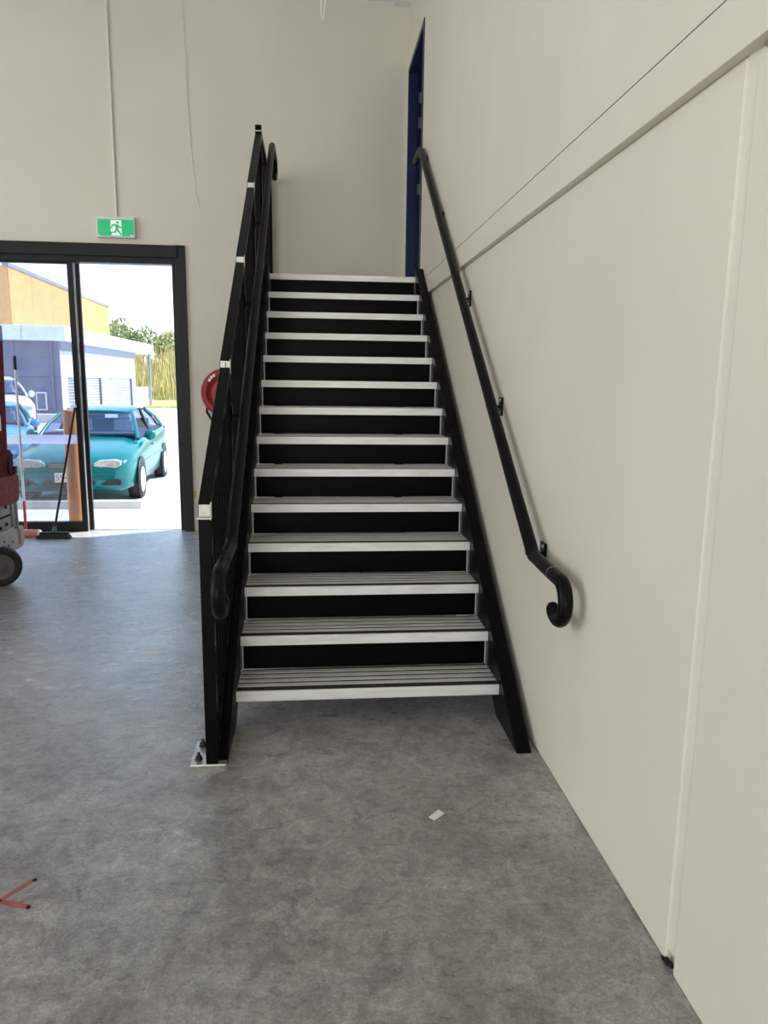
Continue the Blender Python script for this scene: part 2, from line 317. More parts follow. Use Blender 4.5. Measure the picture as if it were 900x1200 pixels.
# far wall around the glazed entrance
OX0, OX1, OZ = -4.6, -1.291, 2.95
wf = MB(); wf.box(OX1, W+0.2, FAR, FAR+0.14, 0, CEIL); wf.box(OX0, OX1, FAR, FAR+0.14, OZ, CEIL); wf.box(XL-0.2, OX0, FAR, FAR+0.14, 0, CEIL)
tag(wf.build('wall_far', 'far_wall_paint'), 'off white end wall with glazed entrance and exit sign', kind='structure')
wl = MB(); wl.box(XL-0.2, XL, YB, -2, 0, CEIL); wl.box(XL-0.2, XL, 5.8, FAR, 0, CEIL); wl.box(XL-0.2, XL, -2, 5.8, 4.45, CEIL)
tag(wl.build('wall_left', 'far_wall_paint'), 'off white side wall with roller door opening', kind='structure')
wb = MB(); wb.box(XL-0.2, -6.5, YB-0.2, YB, 0, CEIL); wb.box(-0.3, W+0.2, YB-0.2, YB, 0, CEIL); wb.box(-6.5, -0.3, YB-0.2, YB, 4.2, CEIL)
tag(wb.build('wall_back', 'far_wall_paint'), 'off white rear wall with roller door opening', kind='structure')
tag(MB().box(0.80, W-OV, 7.80, FAR, CEIL-0.035, CEIL).build('trim_1', 'white_plastic', None, 0.005), 'small white cornice block in the ceiling corner', kind='structure')

# blue door in the right wall at the landing
d1 = empty('door_1', (W, DY0, LAND)); tag(d1, 'navy blue steel door frame with open door at the stair landing', kind='structure')
MB().box(W-OV-0.008, W+0.060, DY1-0.05, DY1, LAND, DZ1).build('jamb', 'navy_blue', d1, 0.003)
MB().box(W+0.060, W+0.15, DY1-0.030, DY1, LAND, DZ1).build('jamb_rebate', 'navy_blue', d1, 0.002)
MB().box(W-OV-0.008, W+0.15, DY0, DY0+0.045, LAND, DZ1).build('jamb', 'navy_blue', d1, 0.003)
MB().box(W-OV-0.008, W+0.15, DY0+0.045, DY1-0.05, DZ1-0.05, DZ1).build('frame_head', 'navy_blue', d1, 0.003)
lf = MB().box(W+0.16, W+1.08, DY1-0.075, DY1-0.035, LAND+0.01, DZ1-0.06).build('door_leaf', 'navy_blue', d1, 0.002)
for z in (2.72, 3.55, 4.18, 4.41):
    h = MB(); h.box(W+0.066, W+0.125, DY1-0.036, DY1-0.030, z-0.05, z+0.05)
    h.tube([(W+0.128, DY1-0.042, z-0.05), (W+0.128, DY1-0.042, z+0.05)], 0.008, 8); h.build('hinge', 'hinge_grey', d1)
sr_ = MB()   # the small room beyond the blue door
sr_.box(W+2.2, W+2.4, 4, FAR+0.2, 0, CEIL); sr_.box(W+0.22, W+2.2, FAR, FAR+0.2, 0, CEIL); sr_.box(W+0.22, W+2.2, 4, 4.2, 0, CEIL); sr_.box(W+0.22, W+2.2, 4.2, FAR, LAND-0.2, LAND)
tag(sr_.build('wall_room_beyond', 'far_wall_paint'), 'walls of the upper room beyond the blue door', kind='structure')

# glazed sliding entrance
d2 = empty('door_2', (OX1, FAR, 0)); tag(d2, 'black framed glazed sliding entrance, right half standing open', kind='structure')
MB().box(OX1-0.10, OX1, FAR-0.03, FAR+0.12, 0, OZ).build('jamb', 'frame_black', d2, 0.003)
MB().box(OX1-0.145, OX1-0.10, FAR+0.03, FAR+0.10, 0, OZ-0.19).build('jamb_track', 'frame_black', d2, 0.003)
MB().box(OX0, OX1-0.10, FAR-0.015, FAR+0.12, OZ-0.186, OZ).build('frame_head', 'frame_black', d2, 0.003)
MB().box(OX0, OX1-0.07, FAR-0.06, FAR-0.015, OZ-0.125, OZ-0.01).build('operator_cover', 'frame_black', d2, 0.004)
MB().box(OX0, OX0+0.1, FAR-0.03, FAR+0.12, 0, OZ).build('jamb', 'frame_black', d2, 0.003)
fp = MB().box(-2.462, -2.412, FAR+0.0, FAR+0.045, 0, OZ-0.186).build('fixed_panel_stile', 'frame_black', d2, 0.003)
MB().box(OX0+0.1, -2.462, FAR+0.0, FAR+0.045, 0, 0.105).build('fixed_panel_rail', 'frame_black', d2, 0.003)
MB().box(OX0+0.1, -2.462, FAR+0.0, FAR+0.045, OZ-0.205, OZ-0.186).build('fixed_panel_rail', 'frame_black', d2, 0.003)
MB().box(OX0+0.1, -2.462, FAR+0.018, FAR+0.026, 0.105, OZ-0.205).build('glass_pane', 'door_glass', d2)
MB().box(OX0+0.1, -2.462, FAR+0.0145, FAR+0.0175, 0.935, 1.03).build('vision_strip', 'vision_strip', d2)
MB().box(-2.410, -2.404, FAR+0.02, FAR+0.06, 0, OZ-0.19).build('brush_seal', 'pole_white', d2)
MB().box(-2.404, -2.362, FAR+0.06, FAR+0.10, 0.01, OZ-0.19).build('sliding_leaf_stile', 'frame_black', d2, 0.003)
MB().box(OX0+0.1, -2.404, FAR+0.06, FAR+0.10, 0.01, 0.10).build('sliding_leaf_rail', 'frame_black', d2, 0.003)
MB().box(OX0+0.1, -2.404, FAR+0.076, FAR+0.084, 0.10, OZ-0.2).build('glass_pane', 'leaf_glass', d2)
MB().box(OX0, OX1-0.1, FAR+0.06, FAR+0.12, 0.0, 0.006).build('floor_track', 'zinc', d2)
tag(MB().box(-7.5, 1.6, FAR+0.14, 8.62, 3.0, 3.12).build('trim_2', 'parapet_white'), 'slim white awning over the entrance outside', kind='structure')

# ---------------------------------------------------------------- staircase
st = empty('steel_staircase', (0.26, 2.93, 0)); tag(st, 'straight black steel staircase with silver ribbed aluminium treads', 'staircase')
SL = R/G
def flange(y): return (y-2.93)*SL
def stringer(xw0, xw1, xf0, xf1):
    yt = YL+0.03; zt = flange(yt); b = lambda y: (y-3.31)*SL
    w = MB().prism([(2.93, 0), (3.31, 0), (yt, b(yt)), (yt, zt)], 'x', xw0, xw1); s_ = w.build('stringer', 'black_steel', st, 0.002)
    f = MB().prism([(2.93, 0), (2.952, 0), (yt, zt-0.015), (yt, zt)], 'x', xf0, xf1)
    f.build('top_flange', 'black_steel', s_, 0.002)
    f = MB().prism([(3.288, 0), (3.31, 0), (yt, b(yt)), (yt, b(yt)+0.015)], 'x', xf0, xf1); f.build('bottom_flange', 'black_steel', s_, 0.002)
stringer(0.892, 0.902, 0.902, 0.960)
stringer(-0.383, -0.373, -0.411, -0.383)
NOSE_H = 0.047
def tread(i, full=True):
    y = Y1+i*G; z = (i+1)*R; d = G+0.022
    t = MB().box(TXL+0.004, TXR-0.004, y+0.012, y+d, z-0.046, z-0.0022).build('tread', 'black_steel', st)
    MB().prism([(y, z-NOSE_H), (y+0.004, z-NOSE_H), (y+0.004, z-0.004), (y+0.014, z-0.004), (y+0.014, z), (y+0.002, z), (y, z-0.002)], 'x', TXL, TXR).build('nosing', 'aluminium', t)
    MB().box(TXL+0.002, TXR-0.002, y+0.014, y+0.064, z-0.004, z-0.0012).build('grip_strip', 'grip_black', t)
    k = 4; y0 = y+0.062; pw = (d-0.062)/k
    for j in range(k):
        m = MB(); a = y0+j*pw
        m.prism([(a, z-0.008), (a+pw-0.016, z-0.008), (a+pw-0.016, z-0.001), (a+pw-0.018, z), (a+0.002, z), (a, z-0.001)], 'x', TXL+0.001, TXR-0.001)
        m.build('tread_rib', 'ribbed_aluminium', t)
    for xa, xb in ((TXL-0.004, TXL+0.002), (TXR-0.002, TXR+0.003)):
        MB().box(xa, xb, y+0.004, y+G-0.004, z-0.048 if i == 0 else z-R+0.004, z-0.001 if i == 0 else z-0.046).build('end_plate', 'grey_plate', t)
    if i > 0:
        # folded edge of the riser and the riser itself
        yr = y+0.030
        MB().box(TXL+0.010, TXR-0.010, yr, yr+0.005, z-R+0.001, z-0.046).build('riser', 'black_riser', st)
        for xa, xb in ((TXL+0.004, TXL+0.009), (TXR-0.009, TXR-0.004)): MB().box(xa, xb, yr-0.003, yr+0.006, z-R+0.002, z-0.047).build('riser_cleat', 'ribbed_aluminium', t)
for i in range(13): tread(i)
# top nosing and landing platform
i = 13
y = YL; z = LAND
ld = MB().box(TXL-0.05, W-OV-0.004, y+0.012, FAR-0.004, z-0.05, z-0.004).build('landing', 'black_steel', st)
MB().prism([(y, z-NOSE_H), (y+0.004, z-NOSE_H), (y+0.004, z-0.004), (y+0.014, z-0.004), (y+0.014, z), (y+0.002, z), (y, z-0.002)], 'x', TXL, TXR).build('nosing', 'aluminium', ld)
MB().box(TXL+0.012, TXR-0.012, y+0.03, y+0.035, z-R+0.001, z-0.05).build('riser', 'black_riser', st)
for xa, xb in ((TXL-0.004, TXL+0.002), (TXR-0.002, TXR+0.003)):
    MB().box(xa, xb, y+0.004, y+G-0.004, z-R+0.004, z-0.051).build('end_plate', 'grey_plate', ld)
box('landing_deck', 'ribbed_aluminium', ld, TXL-0.05, W-OV-0.004, y+0.016, FAR-0.004, z-0.004, z)
box('landing_beam', 'black_steel', ld, TXL-0.05, TXL+0.0, y+0.05, FAR-0.004, z-0.25, z-0.05, 0.003)
box('landing_beam', 'black_steel', ld, W-0.10, W-OV-0.004, y+0.05, FAR-0.004, z-0.25, z-0.05, 0.003)
box('column', 'black_steel', st, TXL-0.05, TXL+0.03, FAR-0.14, FAR-0.06, 0, z-0.25, 0.004)
box('column', 'black_steel', st, W-0.12, W-0.04, FAR-0.14, FAR-0.06, 0, z-0.25, 0.004)
bpl = box('base_plate', 'zinc', st, -0.527, -0.375, 2.912, 3.122, 0, 0.012, 0.002)
for yb in (2.962, 3.082):
    m = MB(); m.lathe([(0.0, 0.012), (0.017, 0.012), (0.017, 0.015), (0.0, 0.015)], (-0.497, yb, 0), 'z', 16)
    m.lathe([(0.0135, 0.015), (0.0135, 0.028), (0.0, 0.028)], (-0.497, yb, 0), 'z', 6, False)
    m.lathe([(0.007, 0.028), (0.007, 0.043), (0.0, 0.043)], (-0.497, yb, 0), 'z', 10); m.build('anchor_bolt', 'rubber_black', bpl)

# ---------------------------------------------------------------- balustrade on the open side
ba = empty('stair_balustrade', (-0.435, 2.935, 0.012)); tag(ba, 'black steel bar balustrade with handrail on the open left side of the stairs', 'railing')
BX = -0.435; BW = 0.050
def rail_z(y): return 1.115+SL*(y-2.915)
PY = [2.915, 3.735, 4.630, 5.540, 6.430]
for k, py in enumerate(PY):
    zt = rail_z(py)+0.012
    zb = 0.012 if k == 0 else flange(py)-0.22
    p = MB().box(BX-BW/2, BX+BW/2, py, py+BW, zb, zt-0.05 if k < 4 else zt+0.04).build('post', 'black_steel', ba, 0.003)
    # bright cut end of the rail section above the post, with its thin lip
    if k < 4:
        m = MB().box(BX-BW/2+0.004, BX+BW/2-0.001, py-0.006, py+0.0, zt-0.045, zt+0.004); c = m.build('rail_end_cap', 'cap_silver', p, 0.001)
        MB().box(BX-BW/2-0.004, BX+BW/2+0.003, py-0.010, py+0.004, zt-0.055, zt-0.048).build('lip', 'cap_silver', p)
        MB().box(BX+BW/2, BX+BW/2+0.003, py-0.008, py+0.02, zt-0.058, zt+0.012).build('lip', 'cap_silver', p)
        if k == 1: text_part('panel_number', '1', 0.045, (BX+0.004, py-0.0068, zt-0.021), (math.radians(90), 0, 0), 'ink', p)
    else:
        MB().box(BX-BW/2-0.002, BX+BW/2+0.002, py-0.004, py+BW, zt-0.012, zt-0.004).build('lip', 'cap_silver', p)
    if k:   # cleat that ties the post to the stringer
        box('cleat', 'black_steel', p, BX+BW/2, -0.383, py+0.005, py+0.045, flange(py)-0.16, flange(py)-0.06)
for k in range(4):
    ya, yb = PY[k]+(0.0), PY[k+1]
    MB().quadbar((BX, ya, rail_z(ya)+0.014), (BX, yb+0.01, rail_z(yb+0.01)-0.012), BW, 0.05).build('top_rail', 'black_rail_satin', ba, 0.003)
    a, b = PY[k]+BW, PY[k+1]
    MB().quadbar((BX, a, flange(a)+0.040), (BX, b, flange(b)+0.040), 0.044, 0.09).build('bottom_rail', 'black_steel', ba, 0.002)
    n = int((b-a)/0.108); st_ = (b-a)/(n+1); first = None
    for j in range(n):
        y = a+(j+1)*st_
        if first is None and k == 0:
            first = MB().box(BX-0.010, BX+0.010, y-0.010, y+0.010, flange(y)+0.035, rail_z(y)-0.035).build('baluster', 'baluster_black', ba); f0 = (first, y)
        else:
            dup(f0[0], ba, (0, y-f0[1], SL*(y-f0[1])))
box('strap', 'black_steel', ba, BX+BW/2, -0.411, 2.94, 2.98, 0.20, 0.24)
# level part along the landing
zt = rail_z(PY[4])+0.012; ye = FAR-0.002
MB().box(BX-BW/2, BX+BW/2, PY[4]+BW, ye, zt-0.045, zt).build('top_rail', 'black_rail_satin', ba, 0.003)
MB().box(BX-0.015, BX+0.015, PY[4]+BW, ye-BW, LAND+0.06, LAND+0.095).build('bottom_rail', 'black_steel', ba, 0.002)
MB().box(BX-BW/2, BX+BW/2, ye-BW, ye, LAND-0.2, zt-0.045).build('post', 'black_steel', ba, 0.003)
n = 11; fb = None
for j in range(n):
    y = PY[4]+BW+(j+1)*(ye-BW-PY[4]-BW)/(n+1)
    if fb is None: fb = (MB().box(BX-0.010, BX+0.010, y-0.010, y+0.010, LAND+0.09, zt-0.045).build('baluster', 'baluster_black', ba), y)
    else: dup(fb[0], ba, (0, y-fb[1], 0))
# handrail tube
HR = 0.0255
def handrail_path(x, a, b, y_bot, loop_r, y_top, top_loop=None):
    (ya, za), (yb, zb) = a, b; p = []
    p += arc((y_bot, za-0.012-loop_r), loop_r, -25, -90, 7, x)          # hooked end
    p += arc((y_bot, za-0.012-loop_r), loop_r, -100, -180, 9, x)
    p += arc((y_bot, za-0.012-loop_r), loop_r, -190, -270, 9, x)
    p += [(x, (y_bot+ya)/2, za-0.006), (x, ya-0.05, za)]
    el = [(x, ya-0.012, za+0.0), (x, ya+0.02, za+0.02)]
    p += el
    for q in range(1, 12): p.append((x, ya+(yb-ya)*q/12, za+(zb-za)*q/12))
    p += [(x, yb-0.03, zb-0.02), (x, yb+0.03, zb)]
    if top_loop:
        p.append((x, y_top, zb)); p += arc((y_top, zb-top_loop), top_loop, 80, -90, 12, x); p.append((x, y_top-0.03, zb-2*top_loop))
    else: p += [(x, (yb+y_top)/2, zb-0.003), (x, y_top-0.03, zb-0.008), (x, y_top, zb-0.02)]
    return p
hx = -0.338
def rounded(p, HR=HR):
    r = [HR]*len(p)
    for j, f in ((0, .45), (1, .85), (2, .97)): r[j] = HR*f
    for j, f in ((-1, .6), (-2, .92)): r[j] = HR*f
    return p, r
hr = MB().tube(*rounded(handrail_path(hx, (2.965, 0.955), (6.66, 3.575), 2.60, 0.078, 7.02, 0.085)), 16).build('handrail_tube', 'black_rail_satin', ba)
MB().tube([(hx, 2.70, 0.9475), (hx, 2.703, 0.9478)], HR+0.0006, 16).build('joint_ring', 'grip_black', hr)
def hz(y): return 0.955+(y-2.965)*(3.575-0.955)/(6.66-2.965)
for k, py in enumerate(PY):
    yc = py+0.025; z = hz(yc)
    m = MB().box(BX+BW/2, BX+BW/2+0.006, yc-0.02, yc+0.02, z-0.11, z-0.03)
    m.tube([(BX+BW/2+0.004, yc, z-0.075), (hx-0.01, yc, z-0.075), (hx, yc, z-0.065), (hx, yc, z-0.02)], 0.0075, 8); m.build('handrail_bracket', 'black_steel', hr)

# ---------------------------------------------------------------- handrail on the right wall
wh = empty('wall_handrail', (W, 2.9, 0.85)); tag(wh, 'black tubular handrail with curled end fixed along the right wall', 'handrail')
rx = 0.922
A0, B0 = (2.935, 0.905), (6.62, 3.575)
t = MB().tube(*rounded(handrail_path(rx, A0, B0, 2.59, 0.078, 6.99), 0.028), 18).build('handrail_tube', 'black_rail_satin', wh)
MB().tube([(rx, 2.668, 0.8968), (rx, 2.670, 0.8969)], 0.0286, 18).build('joint_ring', 'zinc', t)
for y in (6.50, 5.64, 4.72, 3.83, 3.00):
    z = A0[1]+(y-A0[0])*(B0[1]-A0[1])/(B0[0]-A0[0])-0.055; wx = W-(OV if z > G1 else 0)
    m = MB().box(wx-0.008, wx, y-0.036, y+0.036, z-0.048, z+0.048); b = m.build('wall_bracket', 'black_steel', wh, 0.001)
    m = MB().box(rx+0.012, wx-0.008, y-0.012, y+0.012, z-0.006, z+0.006); m.box(rx-0.012, rx+0.014, y-0.012, y+0.012, z-0.006, z+0.034); m.build('bracket_arm', 'black_steel', b, 0.001)
    for s_ in (-1, 1):
        MB().lathe([(0.0, 0.0), (0.010, 0.0), (0.010, 0.006), (0.006, 0.010), (0.0, 0.010)], (wx-0.008, y-0.012, z+s_*0.033), (Vector((-1, 0, 0)), Vector((0, 1, 0)), Vector((0, 0, 1))), 8).build('bracket_bolt', 'zinc', b)

# ---------------------------------------------------------------- exit sign, conduit, wires, hose reel
ex = empty('exit_sign', (-1.95, FAR, 3.01)); tag(ex, 'lit green running man exit sign above the glazed entrance', 'sign')
sx0, sx1, sz0, sz1 = -2.135, -1.765, 3.000, 3.200
MB().box(sx0, sx1, FAR-0.055, FAR, sz0, sz1).build('housing', 'white_plastic', ex, 0.006)
gf = MB().box(sx0+0.012, sx1-0.012, FAR-0.059, FAR-0.055, sz0+0.014, sz1-0.028).build('green_panel', 'sign_green', ex)
cx = -1.945; yw = FAR-0.0605
MB().box(cx-0.052, cx+0.052, yw, yw+0.0015, sz0+0.02, sz1-0.036).build('doorway_panel', 'sign_white', gf)
mn = MB(); cz = sz0+0.022; q = 0.15
def P(pts): mn.prism([(cx+x*q, cz+z_*q) for x, z_ in pts], 'y', yw-0.0015, yw-0.0002)
mn.prism([(cx+(0.10+0.085*math.cos(a*math.pi/7))*q, cz+(0.80+0.085*math.sin(a*math.pi/7))*q) for a in range(14)], 'y', yw-0.0015, yw-0.0002)
P([(-0.02, 0.38), (0.12, 0.36), (0.20, 0.62), (0.10, 0.70), (-0.06, 0.68)])
P([(-0.06, 0.70), (0.0, 0.60), (-0.20, 0.58), (-0.28, 0.42), (-0.35, 0.46), (-0.26, 0.68)])
P([(0.14, 0.66), (0.30, 0.52), (0.44, 0.54), (0.44, 0.47), (0.27, 0.44), (0.10, 0.58)])
P([(0.02, 0.40), (0.13, 0.38), (0.38, 0.05), (0.28, 0.0), (0.08, 0.24)])
P([(-0.02, 0.44), (0.08, 0.32), (-0.06, 0.14), (-0.36, 0.14), (-0.36, 0.22), (-0.12, 0.23)])
P([(-0.36, 0.14), (-0.29, 0.14), (-0.30, 0.0), (-0.37, 0.02)])
mn.build('running_man', 'sign_green', gf)
MB().box(sx0+0.018, sx0+0.03, yw, yw+0.0015, sz0+0.02, sz0+0.026).build('corner_mark', 'sign_white', gf)
MB().box(sx1-0.042, sx1-0.018, yw, yw+0.0015, sz0+0.018, sz0+0.026).build('corner_mark', 'sign_white', gf)
tag(MB().tube([(-1.946, FAR-0.012, sz1), (-1.946, FAR-0.012, CEIL)], 0.012, 10).build('conduit', 'wire_white'), 'thin white conduit running down the wall to the exit sign', 'conduit')
wp = [(-1.242, 5.29), (-1.243, 5.20), (-1.228, 4.78), (-1.218, 4.30), (-1.198, 3.85), (-1.165, 3.47), (-1.138, 3.34), (-1.128, 3.325)]
tag(MB().tube([(x, FAR-0.007-0.006*math.sin(k), z) for k, (x, z) in enumerate(wp)], 0.0035, 6).build('loose_cable', 'wire_white'), 'thin pale cable hanging loose down the end wall', 'cable')
tag(MB().tube([(0.062, 6.0, CEIL), (0.066, 6.0, 4.5), (0.070, 6.0, 4.285), (0.080, 6.0, 4.255), (0.090, 6.0, 4.285), (0.115, 6.0, 4.5), (0.14, 6.0, CEIL)], 0.0055, 6).build('hanging_cable_loop', 'wire_bright'), 'short bright white cable loop hanging from the ceiling above the stairs', 'cable')
tag(box('wall_sticker', 'sticker_yellow', None, -1.288, -1.262, FAR-0.002, FAR, 0.36, 0.44), 'small yellow green sticker low on wall beside the entrance jamb', 'sticker')
hc = (-0.905, 1.485)
rl = empty('fire_hose_reel', (hc[0], FAR, hc[1]-0.25)); tag(rl, 'round red fire hose reel mounted on the end wall behind the balustrade', 'hose reel')
fy = FAR-0.19
dsk = MB().lathe([(0.0, 0.0), (0.06, 0.0), (0.065, 0.012), (0.17, 0.012), (0.18, 0.002), (0.235, 0.0), (0.245, 0.008), (0.245, 0.02), (0.235, 0.024), (0.0, 0.026)], (hc[0], fy, hc[1]), 'y', 40).build('reel_disc', 'reel_red', rl)
MB().lathe([(0.0, 0.12), (0.235, 0.12), (0.245, 0.13), (0.235, 0.145), (0.0, 0.145)], (hc[0], fy, hc[1]), 'y', 40).build('back_disc', 'reel_red', rl)
pts = []
for k in range(5*20+1):
    a = 2*math.pi*k/20; rr = 0.205; pts.append((hc[0]+rr*math.cos(a), fy+0.036+0.074*k/100, hc[1]+rr*math.sin(a)))
MB().tube(pts, 0.0125, 8).build('hose_coil', 'rubber_black', rl)
MB().tube([(hc[0]-0.19, fy+0.07, hc[1]-0.10), (hc[0]-0.20, fy+0.07, hc[1]-0.2), (hc[0]-0.14, fy+0.07, hc[1]-0.30), (hc[0]-0.05, fy+0.07, hc[1]-0.32)], 0.013, 8).build('hose_end', 'rubber_black', rl)
MB().box(hc[0]-0.03, hc[0]+0.03, FAR-0.045, FAR, hc[1]-0.12, hc[1]+0.12).build('wall_bracket', 'reel_red', rl, 0.003)
MB().tube([(hc[0], fy+0.02, hc[1]), (hc[0], FAR, hc[1])], 0.028, 12).build('spindle', 'reel_red', rl)
for (a, b_) in ((140, 0.20), (131, 0.205), (122, 0.205)):
    an = math.radians(a); px, pz = hc[0]+b_*math.cos(an), hc[1]+b_*math.sin(an)
    MB().box(px-0.013, px+0.013, fy-0.001, fy+0.004, pz-0.014, pz+0.014).build('printed_mark', 'wire_bright', dsk)

# ---------------------------------------------------------------- things on the floor
bm_ = empty('push_broom', (-2.64, 7.56, 0)); tag(bm_, 'black push broom with green socket leaning on the entrance frame', 'broom')
MB().prism([(-2.80, 0.0), (-2.475, 0.0), (-2.468, 0.012), (-2.50, 0.055), (-2.77, 0.055), (-2.812, 0.018)], 'y', 7.53, 7.60).build('bristles', 'bristle', bm_, 0.006)
MB().box(-2.775, -2.495, 7.540, 7.590, 0.055, 0.070).build('broom_block', 'frame_black', bm_, 0.006)
MB().tube([(-2.635, 7.566, 0.07), (-2.628, 7.58, 0.125)], [0.024, 0.017], 12).build('socket', 'green_plastic', bm_)
hd = MB().tube([(-2.628, 7.58, 0.12), (-2.455, 7.895, 1.33)], 0.0115, 10).build('handle', 'frame_black', bm_)
MB().tube([(-2.457, 7.891, 1.315), (-2.4535, 7.897, 1.343)], 0.0125, 10).build('hanging_cap', 'zinc', hd)
mp_ = empty('mop_pole', (-3.0, 7.80, 0)); tag(mp_, 'white mop pole with black grip and red lower end leaning on the glass', 'mop')
def mpp(z): return (-3.0-0.012*z, 7.80+0.055*z, z)
MB().tube([mpp(0.34), mpp(1.70)], 0.0125, 10).build('pole', 'pole_white', mp_)
MB().tube([mpp(1.69), mpp(1.83)], 0.0155, 10).build('grip', 'rubber_black', mp_)
MB().tube([mpp(0.05), mpp(0.35)], 0.014, 10).build('ferrule', 'red_plastic', mp_)
MB().tube([mpp(0.0), mpp(0.05)], [0.017, 0.015], 10).build('foot_cap', 'rubber_black', mp_)
rr_ = empty('plastic_roll', (-2.93, 7.66, 0)); tag(rr_, 'pinkish red plastic roll lying on the floor beside the broom head', 'roll')
MB().tube([(-3.15, 7.67, 0.04), (-2.815, 7.65, 0.04)], 0.040, 18).build('roll_body', 'pink_roll', rr_)
MB().tube([(-2.815, 7.65, 0.04), (-2.798, 7.649, 0.04)], [0.040, 0.034], 18).build('roll_end', 'paper', rr_)
pp = MB().add([(0.426, 2.484, 0.001), (0.472, 2.526, 0.004), (0.491, 2.502, 0.002), (0.445, 2.461, 0.001), (0.426, 2.484, 0.0018), (0.472, 2.526, 0.0048), (0.491, 2.502, 0.0028), (0.445, 2.461, 0.0018)],
              [(3, 2, 1, 0), (4, 5, 6, 7), (0, 1, 5, 4), (1, 2, 6, 5), (2, 3, 7, 6), (3, 0, 4, 7)])
tag(pp.build('paper_scrap', 'paper'), 'small white scrap of paper on the floor in front of the stairs', 'paper')
mk = empty('floor_marking', (-0.95, 2.16, 0)); tag(mk, 'faded red painted cross mark on the concrete at the left', 'marking')
def stroke(a, b, w):
    a, b = Vector(a), Vector(b); d = (b-a).normalized(); nrm = Vector((-d.y, d.x))*w/2; n_ = 9; L1, L2 = [], []
    for k in range(n_+1):
        c = a.lerp(b, k/n_); j = 0.75+0.4*random.random(); L1.append(c+nrm*j); L2.append(c-nrm*j)
    MB().prism([(v.x, v.y) for v in L1+L2[::-1]], 'z', 0.0002, 0.0009).build('painted_stroke', 'mark_red', mk)
stroke((-1.08, 2.03), (-0.918, 2.238), 0.020); stroke((-1.06, 2.165), (-0.893, 2.112), 0.020)
for (x, y) in ((-0.915, 2.236), (-0.888, 2.108)):
    MB().lathe([(0.0, 0.0016), (0.008, 0.0016), (0.008, 0.0004)], (x, y, 0), 'z', 10).build('anchor_hole', 'dark_hole', mk)
rb = MB()
for k in range(90):
    y = random.uniform(1.55, 2.9) if k < 60 else random.uniform(2.2, 6.5); x = W-0.006-abs(random.gauss(0, 0.035)) if k < 60 else random.uniform(-1.6, 0.7)
    s_ = random.uniform(0.0012, 0.0045)
    rb.add([(x-s_, y-s_, 0), (x+s_, y-s_*0.8, 0), (x+s_*0.7, y+s_, 0), (x-s_*0.9, y+s_*0.7, 0), (x, y, s_*1.2)], [(3, 2, 1, 0), (0, 1, 4), (1, 2, 4), (2, 3, 4), (3, 0, 4)])
tag(rb.build('floor_rubble', 'rubble'), 'tiny crumbs of concrete scattered on the floor', 'rubble', None, 'stuff')

# ---------------------------------------------------------------- lift platform machine at the left edge
lx = -2.44
lf_ = empty('lift_platform', (-2.82, 5.4, 0)); tag(lf_, 'red and khaki mobile work platform on black wheels at the left edge', 'lift')
ch = MB().prism([(4.25, 0.26), (5.70, 0.235), (6.24, 0.215), (6.285, 0.235), (6.305, 0.27), (6.31, 0.375), (6.29, 0.392), (4.25, 0.41)], 'x', lx-0.03, lx).build('side_plate', 'lift_cream', lf_, 0.004)
for (ya, za, ra) in ((5.90, 0.335, 0.010), (5.98, 0.285, 0.009), (6.06, 0.300, 0.009)):
    MB().lathe([(0.0, 0.002), (ra, 0.002), (ra, -0.004)], (lx, ya, za), 'x', 12).build('bolt_hole', 'dark_hole', ch)
sl = [(6.205+0.032*math.cos(a*math.pi/8), 0.31+(0.035 if math.sin(a*math.pi/8) > 0 else -0.035)+0.03*math.sin(a*math.pi/8)) for a in range(16)]
MB().prism(sl, 'x', lx-0.002, lx+0.0015).build('tie_slot', 'pink_roll', ch)
MB().prism([(4.25, 0.26), (6.24, 0.215), (6.30, 0.27), (6.30, 0.375), (4.25, 0.41)], 'x', -3.22, -3.19).build('side_plate', 'lift_cream', lf_, 0.004)
MB().box(-3.19, lx-0.03, 4.3, 6.22, 0.20, 0.36).build('chassis', 'lift_khaki', lf_, 0.01)
kb = MB().box(-3.15, lx-0.04, 4.35, 6.10, 0.36, 0.66).build('khaki_frame', 'lift_khaki', lf_, 0.008)
for (ya, yb, za, zb, xo) in ((5.75, 6.08, 0.53, 0.665, -0.005), (5.75, 6.08, 0.40, 0.515, -0.005), (6.09, 6.17, 0.40, 0.66, 0.0), (6.12, 6.26, 0.42, 0.58, -0.03), (6.16, 6.20, 0.36, 0.62, 0.006)):
    MB().box(lx-0.10, lx+xo, ya, yb, za, zb).build('bracket_block', 'lift_khaki', kb, 0.006)
for (ya, za) in ((5.86, 0.60), (5.98, 0.60), (5.86, 0.45), (5.98, 0.46), (6.14, 0.62)):
    MB().lathe([(0.014, -0.006), (0.014, 0.006), (0.0, 0.006)], (lx-0.002, ya, za), 'x', 10).build('bolt', 'dark_hole', kb)
MB().box(lx-0.12, lx+0.004, 5.6, 6.10, 0.365, 0.415).build('cross_bar', 'lift_cream', kb, 0.004)
rd = MB().prism([(4.3, 0.69), (6.20, 0.60), (6.255, 0.63), (6.275, 0.80), (6.25, 0.835), (6.16, 0.83), (4.3, 0.90)], 'x', -3.15, lx+0.005).build('red_body', 'lift_red_faded', lf_, 0.008)
MB().prism([(4.3, 0.86), (6.15, 0.80), (6.20, 0.83), (6.215, 1.0), (6.17, 1.04), (4.3, 1.04)], 'x', -3.12, lx-0.005).build('red_cover', 'lift_red', rd, 0.01)
MB().prism([(6.10, 0.86), (6.15, 0.84), (6.17, 0.95), (6.12, 0.99), (6.09, 0.93)], 'x', lx-0.02, lx+0.006).build('hook_gap', 'dark_hole', rd)
